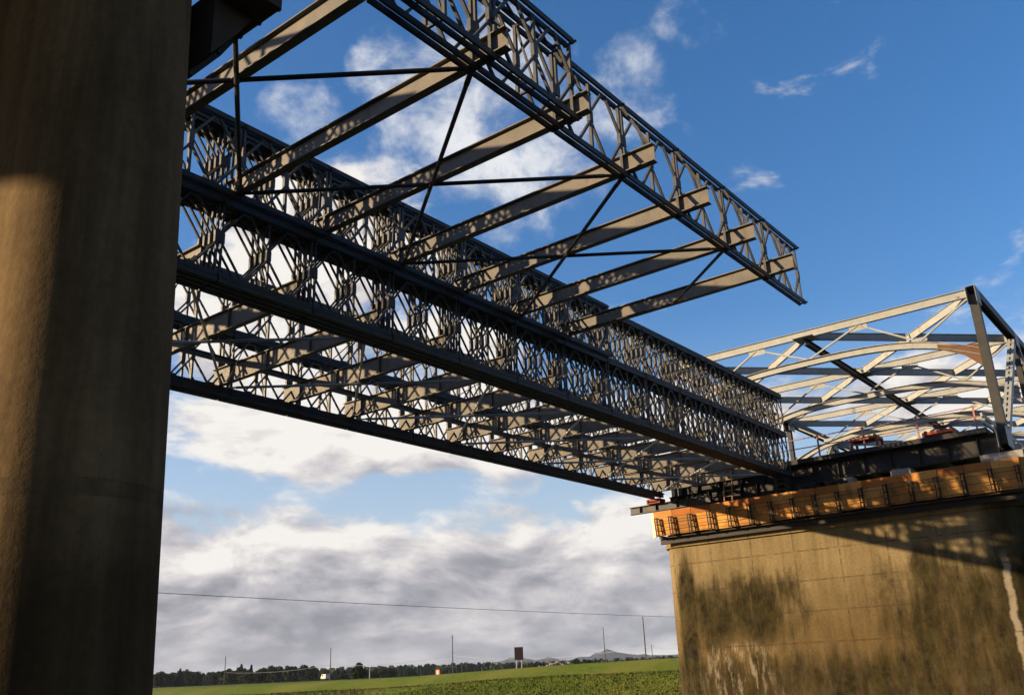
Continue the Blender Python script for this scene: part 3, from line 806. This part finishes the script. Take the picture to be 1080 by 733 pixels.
cab = [(172.6,245.4,3.5),(186.9,215.2,4.3),(197.1,177.1,5.2),(189.4,111.9,4.5),(176,30,4.0)]
for i, (p, q) in enumerate(zip(cab[:-1], cab[1:])):
    p, q = V(p), V(q); pts = []
    for j in range(17):
        t = j/16; c = p.lerp(q, t); c.z -= 4*t*(1-t)*((p-q).length*.025); pts.append(c)
    mb = MB(); mb.tube(pts, .045, 5, False)
    tag(mb.build('overhead_cable', M['pale_wire']), ('pale cable sagging between the two leftmost utility poles', 'pale cable rising from the lone tree to the crossarm pole', 'long pale cable sagging past the brown sign to the tall pole', 'pale cable running from the tall pole behind the far pier')[i], 'cable')
pts = []
for j in range(41):
    t = j/40; pts.append((10+240*t, 79.5-.0*t, 8.9-4*t*(1-t)*1.0+.4*(t-.5)))
mb = MB(); mb.tube(pts, .028, 5, False)
tag(mb.build('power_line', M['wire']), 'thin dark power line strung across the cloudy sky above the levee', 'power line')
sg = thing('billboard_sign', 'brown square sign board on two pale legs beyond the levee', 'sign', (149.6, 117, .3))
mb = MB(); mb.bar((-.52,.68,3.3),(.52,-.68,3.3), .1, 2.4, (0,0,1)); mb.build('board', M['sign_brown'], sg)
for s in (-.65, .65):
    mb = MB(); mb.tube([(.52*s*.9,-.68*s*.9,-.5),(.52*s*.9,-.68*s*.9,2.08)], .11, 8); mb.build('leg', M['pale_wire'], sg)
vn = thing('white_van', 'small white van passing behind the levee near the lone tree', 'van', (215.2, 250.2, .35)); vn.rotation_euler.z = rad(78); vn.scale = (.8,.8,.8)
mb = MB(); mb.box(-1.9,1.2,-.9,.9,.45,2.25); mb.prism([(1.2,-.9),(2.3,-.9),(2.3,.9),(1.2,.9)], .45, 1.25); mb.prism([(1.2,-.9),(2.1,-.9),(2.1,.9),(1.2,.9)], 1.25, 2.2, [(1.2,-.85),(1.5,-.85),(1.5,.85),(1.2,.85)]); mb.build('body', M['van_white'], vn)
mb = MB(); mb.bar((2.13,0,1.32),(1.57,0,2.1), 1.5, .03); mb.box(.3,1.1,-.915,-.905,1.4,2.0); mb.box(.3,1.1,.905,.915,1.4,2.0); mb.build('window', M['glass_dark'], vn)
for x in (-1.2, 1.6):
    for y in (-.85, .85):
        mb = MB(); mb.tube([(x,y-.1,.36),(x,y+.1,.36)], .36, 16); mb.build('wheel', M['tyre'], vn)
os_ = thing('orange_shed', 'small orange site hut beside the crossarm utility pole', 'shed', (190.9, 176.5, .4)); os_.scale = (.75,.75,.75)
mb = MB(); mb.box(-.7,.7,-.9,.9,0,1.7); mb.build('wall', M['orange'], os_)
mb = MB(); mb.prism([(-.85,-1.05),(.85,-1.05),(.85,1.05),(-.85,1.05)], 1.705, 2.0, [(-.1,-1.05),(.1,-1.05),(.1,1.05),(-.1,1.05)]); mb.build('roof', M['rust'], os_)
mb = MB(); mb.box(-.72,-.702,-.3,.3,.05,1.4); mb.build('door', M['van_white'], os_)
mb = MB(); mb.tube([(0,0,-1),(0,0,1.9)], .1, 8)
tag(mb.build('marker_post', M['pale_wire'], None, (164.4,174.9,.6)), 'short white post standing alone on the levee left of the orange shed', 'post')
mb = MB(); rr = random.Random(3)
for _ in range(70):
    a = rr.gauss(0,2.2); b_ = rr.gauss(0,1.2); h = max(0, 1.1-abs(a)*.25-abs(b_)*.2)*rr.random()
    s = rr.uniform(.2,.5); u = V((rr.gauss(0,1),rr.gauss(0,1),rr.gauss(0,1))).normalized(); w = u.orthogonal().normalized(); v2 = u.cross(w)
    mb.quadbox(V((b_, a, h+.2)), u*s, w*s*.7, v2*s*.6)
tag(mb.build('rubble_pile', M['rubble'], None, (170.6,122.4,.75)), 'grey brown heap of broken rubble right of the brown sign', 'rubble')

m = bpy.data.materials.new('haze'); m.use_nodes = True; nt = m.node_tree; nt.nodes.clear()
out = N(nt, 'ShaderNodeOutputMaterial'); pv = N(nt, 'ShaderNodeVolumePrincipled'); nt.links.new(pv.outputs[0], out.inputs['Volume'])
pv.inputs['Color'].default_value = (.62,.74,.96,1); pv.inputs['Density'].default_value = .000055; pv.inputs['Anisotropy'].default_value = .2
mb = MB(); mb.box(-950, 7100, -5100, 7100, -10, 240); hz = mb.build('haze', m); hz['kind'] = 'stuff'; hz.display_type = 'WIRE'

# ------------------------------------------------------------------ light and sky
SUN_EL = rad(13.6); sd = V((-.67, .742)).normalized()             # horizontal direction towards the sun
S = V((sd.x*math.cos(SUN_EL), sd.y*math.cos(SUN_EL), math.sin(SUN_EL)))
L = bpy.data.lights.new('sun', 'SUN'); L.energy = 5.0; L.angle = rad(.7); L.color = (1,.74,.44)
lo_ = bpy.data.objects.new('sun', L); col.objects.link(lo_); lo_.rotation_euler = S.to_track_quat('Z', 'Y').to_euler()
W = bpy.data.worlds.new('World'); sc.world = W; W.use_nodes = True
nt = W.node_tree; bg = nt.nodes['Background']
sky = N(nt, 'ShaderNodeTexSky'); sky.sky_type = 'NISHITA'; sky.sun_disc = False
sky.sun_elevation = SUN_EL; sky.sun_rotation = math.atan2(S.x, S.y)
sky.air_density = 1.0; sky.dust_density = .6; sky.ozone_density = 2.0
hs = N(nt, 'ShaderNodeHueSaturation'); hs.inputs['Saturation'].default_value = 1.32; nt.links.new(sky.outputs[0], hs.inputs['Color'])
d = N(nt, 'ShaderNodeTexCoord').outputs['Generated']
sep = N(nt, 'ShaderNodeSeparateXYZ'); nt.links.new(d, sep.inputs[0]); dx, dy, dz = sep.outputs
den = math_(nt, 'ADD', math_(nt, 'MAXIMUM', dz, 0), .10)
cmb = N(nt, 'ShaderNodeCombineXYZ'); nt.links.new(math_(nt, 'DIVIDE', dx, den), cmb.inputs[0]); nt.links.new(math_(nt, 'DIVIDE', dy, den), cmb.inputs[1])
uv = cmb.outputs[0]
def lobe(v, lo_a, hi_a):                                        # cloud bank round a sky direction: 1 inside lo_a degrees, 0 beyond hi_a
    dt = N(nt, 'ShaderNodeVectorMath', operation='DOT_PRODUCT'); nt.links.new(d, dt.inputs[0]); dt.inputs[1].default_value = V(v).normalized()
    mr = N(nt, 'ShaderNodeMapRange'); mr.interpolation_type = 'SMOOTHSTEP'; nt.links.new(dt.outputs['Value'], mr.inputs[0])
    mr.inputs[1].default_value = math.cos(rad(hi_a)); mr.inputs[2].default_value = math.cos(rad(lo_a)); return mr.outputs[0]
def smooth(v, a, b_, lo=0.0, hi=1.0):
    mr = N(nt, 'ShaderNodeMapRange'); mr.interpolation_type = 'SMOOTHSTEP'; nt.links.new(v, mr.inputs[0])
    for i, q in enumerate((a, b_, lo, hi)): mr.inputs[i+1].default_value = q
    return mr.outputs[0]
def banks(lst):
    c = None
    for v, a, b_, wgt in lst:
        t = math_(nt, 'MULTIPLY', lobe(v, a, b_), wgt); c = t if c is None else math_(nt, 'MAXIMUM', c, t)
    return c
warp = noise(nt, d, 5, 3, .5)
dw = N(nt, 'ShaderNodeVectorMath', operation='MULTIPLY_ADD'); nt.links.new(warp.outputs['Color'], dw.inputs[0]); dw.inputs[1].default_value = (.06,.06,.04); nt.links.new(d, dw.inputs[2])
dv = dw.outputs[0]
off = N(nt, 'ShaderNodeVectorMath', operation='ADD'); nt.links.new(dv, off.inputs[0]); off.inputs[1].default_value = (-.012,.014,.016)
def shaded(scale, loc, sc3, det, rough, dist):
    """cloud density and its change towards the sun: lit edges, grey bases"""
    a = noise(nt, mapping(nt, dv, sc3, loc), scale, det, rough, dist).outputs[0]
    b_ = noise(nt, mapping(nt, off.outputs[0], sc3, loc), scale, det, rough, dist).outputs[0]
    return a, math_(nt, 'SUBTRACT', a, b_)
# fair-weather wisps overhead
n_hi, g_hi = shaded(9.5, (3.1,1.7,.6), (1,1,1.25), 10, .62, .15)
hi_cov = banks((((.585,.56,.585),1,6,.43), ((.655,.51,.555),2,9,.45), ((.70,.507,.50),2,7,.33), ((.725,.40,.56),1,5,.34), ((.7785,.3293,.5343),0,4,.22), ((.735,.30,.61),0,3,.15), ((.725,.32,.61),0,3,.18), ((.8086,.3343,.4841),0,3,.17), ((.52,.66,.54),1,5,.31), ((.60,.62,.50),1,6,.31)))
m_hi = smooth(math_(nt, 'ADD', n_hi, hi_cov), .73, 1.08, 0, .95)
hicol = ramp(nt, [(.30,(.50,.55,.66)), (.60,(.86,.87,.89))], math_(nt, 'ADD', n_hi, math_(nt, 'MULTIPLY', g_hi, .8))).outputs[0]
# stratocumulus bank low in the sky
n_lo, g_lo = shaded(6.0, (7.3,.4,.2), (1,1,2.1), 10, .58, .2)
wz = math_(nt, 'ADD', dz, math_(nt, 'MULTIPLY', math_(nt, 'SUBTRACT', warp.outputs[0], .5), .06))
lo_cov = smooth(wz, .325, .24, 0, .25)
gap = math_(nt, 'MULTIPLY', smooth(math_(nt, 'ABSOLUTE', math_(nt, 'SUBTRACT', wz, .195)), .035, .010), .17)
lo_cov = math_(nt, 'SUBTRACT', lo_cov, gap)
lo_cov = math_(nt, 'ADD', lo_cov, smooth(wz, .165, .12, 0, .16))
lo_cov = math_(nt, 'ADD', lo_cov, banks((((.60,.745,.26),2,8,.12), ((.945,.23,.22),1,5,.09), ((.60,.71,.37),4,12,.30), ((.68,.66,.33),3,8,.24))))
m_lo = smooth(math_(nt, 'ADD', n_lo, lo_cov), .60, .76, 0, .98)
n_sh = noise(nt, mapping(nt, dv, (1,1,3.6), (2.3,5.4,1.2)), 5.0, 9, .58, .3).outputs[0]
up = smooth(dz, .02, .22, -.11, .19)
shf = math_(nt, 'ADD', math_(nt, 'ADD', math_(nt, 'MULTIPLY', n_sh, .75), .125), math_(nt, 'ADD', up, math_(nt, 'MULTIPLY', g_lo, 1.1)))
locol = ramp(nt, [(.30,(.23,.235,.28)), (.42,(.40,.395,.435)), (.54,(.64,.61,.62)), (.68,(.95,.91,.86))], shf).outputs[0]
K = 1/(.068*2.549)
locol = mixc(nt, 1.0, locol, (K,K,K), 'MULTIPLY'); hicol = mixc(nt, 1.0, hicol, (K,K,K), 'MULTIPLY')
hzc = mixc(nt, 1.0, (.52,.63,.74), (K,K,K), 'MULTIPLY')
blue = mixc(nt, 1.0, hs.outputs[0], (1.16,1.08,1.22), 'MULTIPLY')
base = mixc(nt, smooth(dz, .36, .12, 0, .72), blue, hzc)
fin = mixc(nt, m_hi, base, hicol)
fin = mixc(nt, m_lo, fin, locol)
nt.links.new(fin, bg.inputs[0]); bg.inputs[1].default_value = .068

# ------------------------------------------------------------------ camera
rot = ((0.62168,-0.78229,-0.03905), (-0.23836,-0.23645,0.94195), (0.74612,0.57629,0.33347))
cam = bpy.data.cameras.new('camera'); cam.sensor_width = 36; cam.lens = 32.31; cam.clip_start = .1; cam.clip_end = 12000
co = bpy.data.objects.new('camera', cam); col.objects.link(co)
r_, u_, f_ = map(V, rot)
co.matrix_world = Matrix(((r_.x,u_.x,-f_.x,0),(r_.y,u_.y,-f_.y,0),(r_.z,u_.z,-f_.z,0),(0,0,0,1)))
sc.camera = co
sc.view_settings.view_transform = 'Standard'; sc.view_settings.look = 'None'; sc.view_settings.gamma = 1; sc.view_settings.exposure = 1.35
sc.view_settings.use_curve_mapping = False
sc.render.engine = 'CYCLES'
sc.cycles.use_denoising = True
sc.cycles.max_bounces = 6; sc.cycles.diffuse_bounces = 2; sc.cycles.transparent_max_bounces = 8
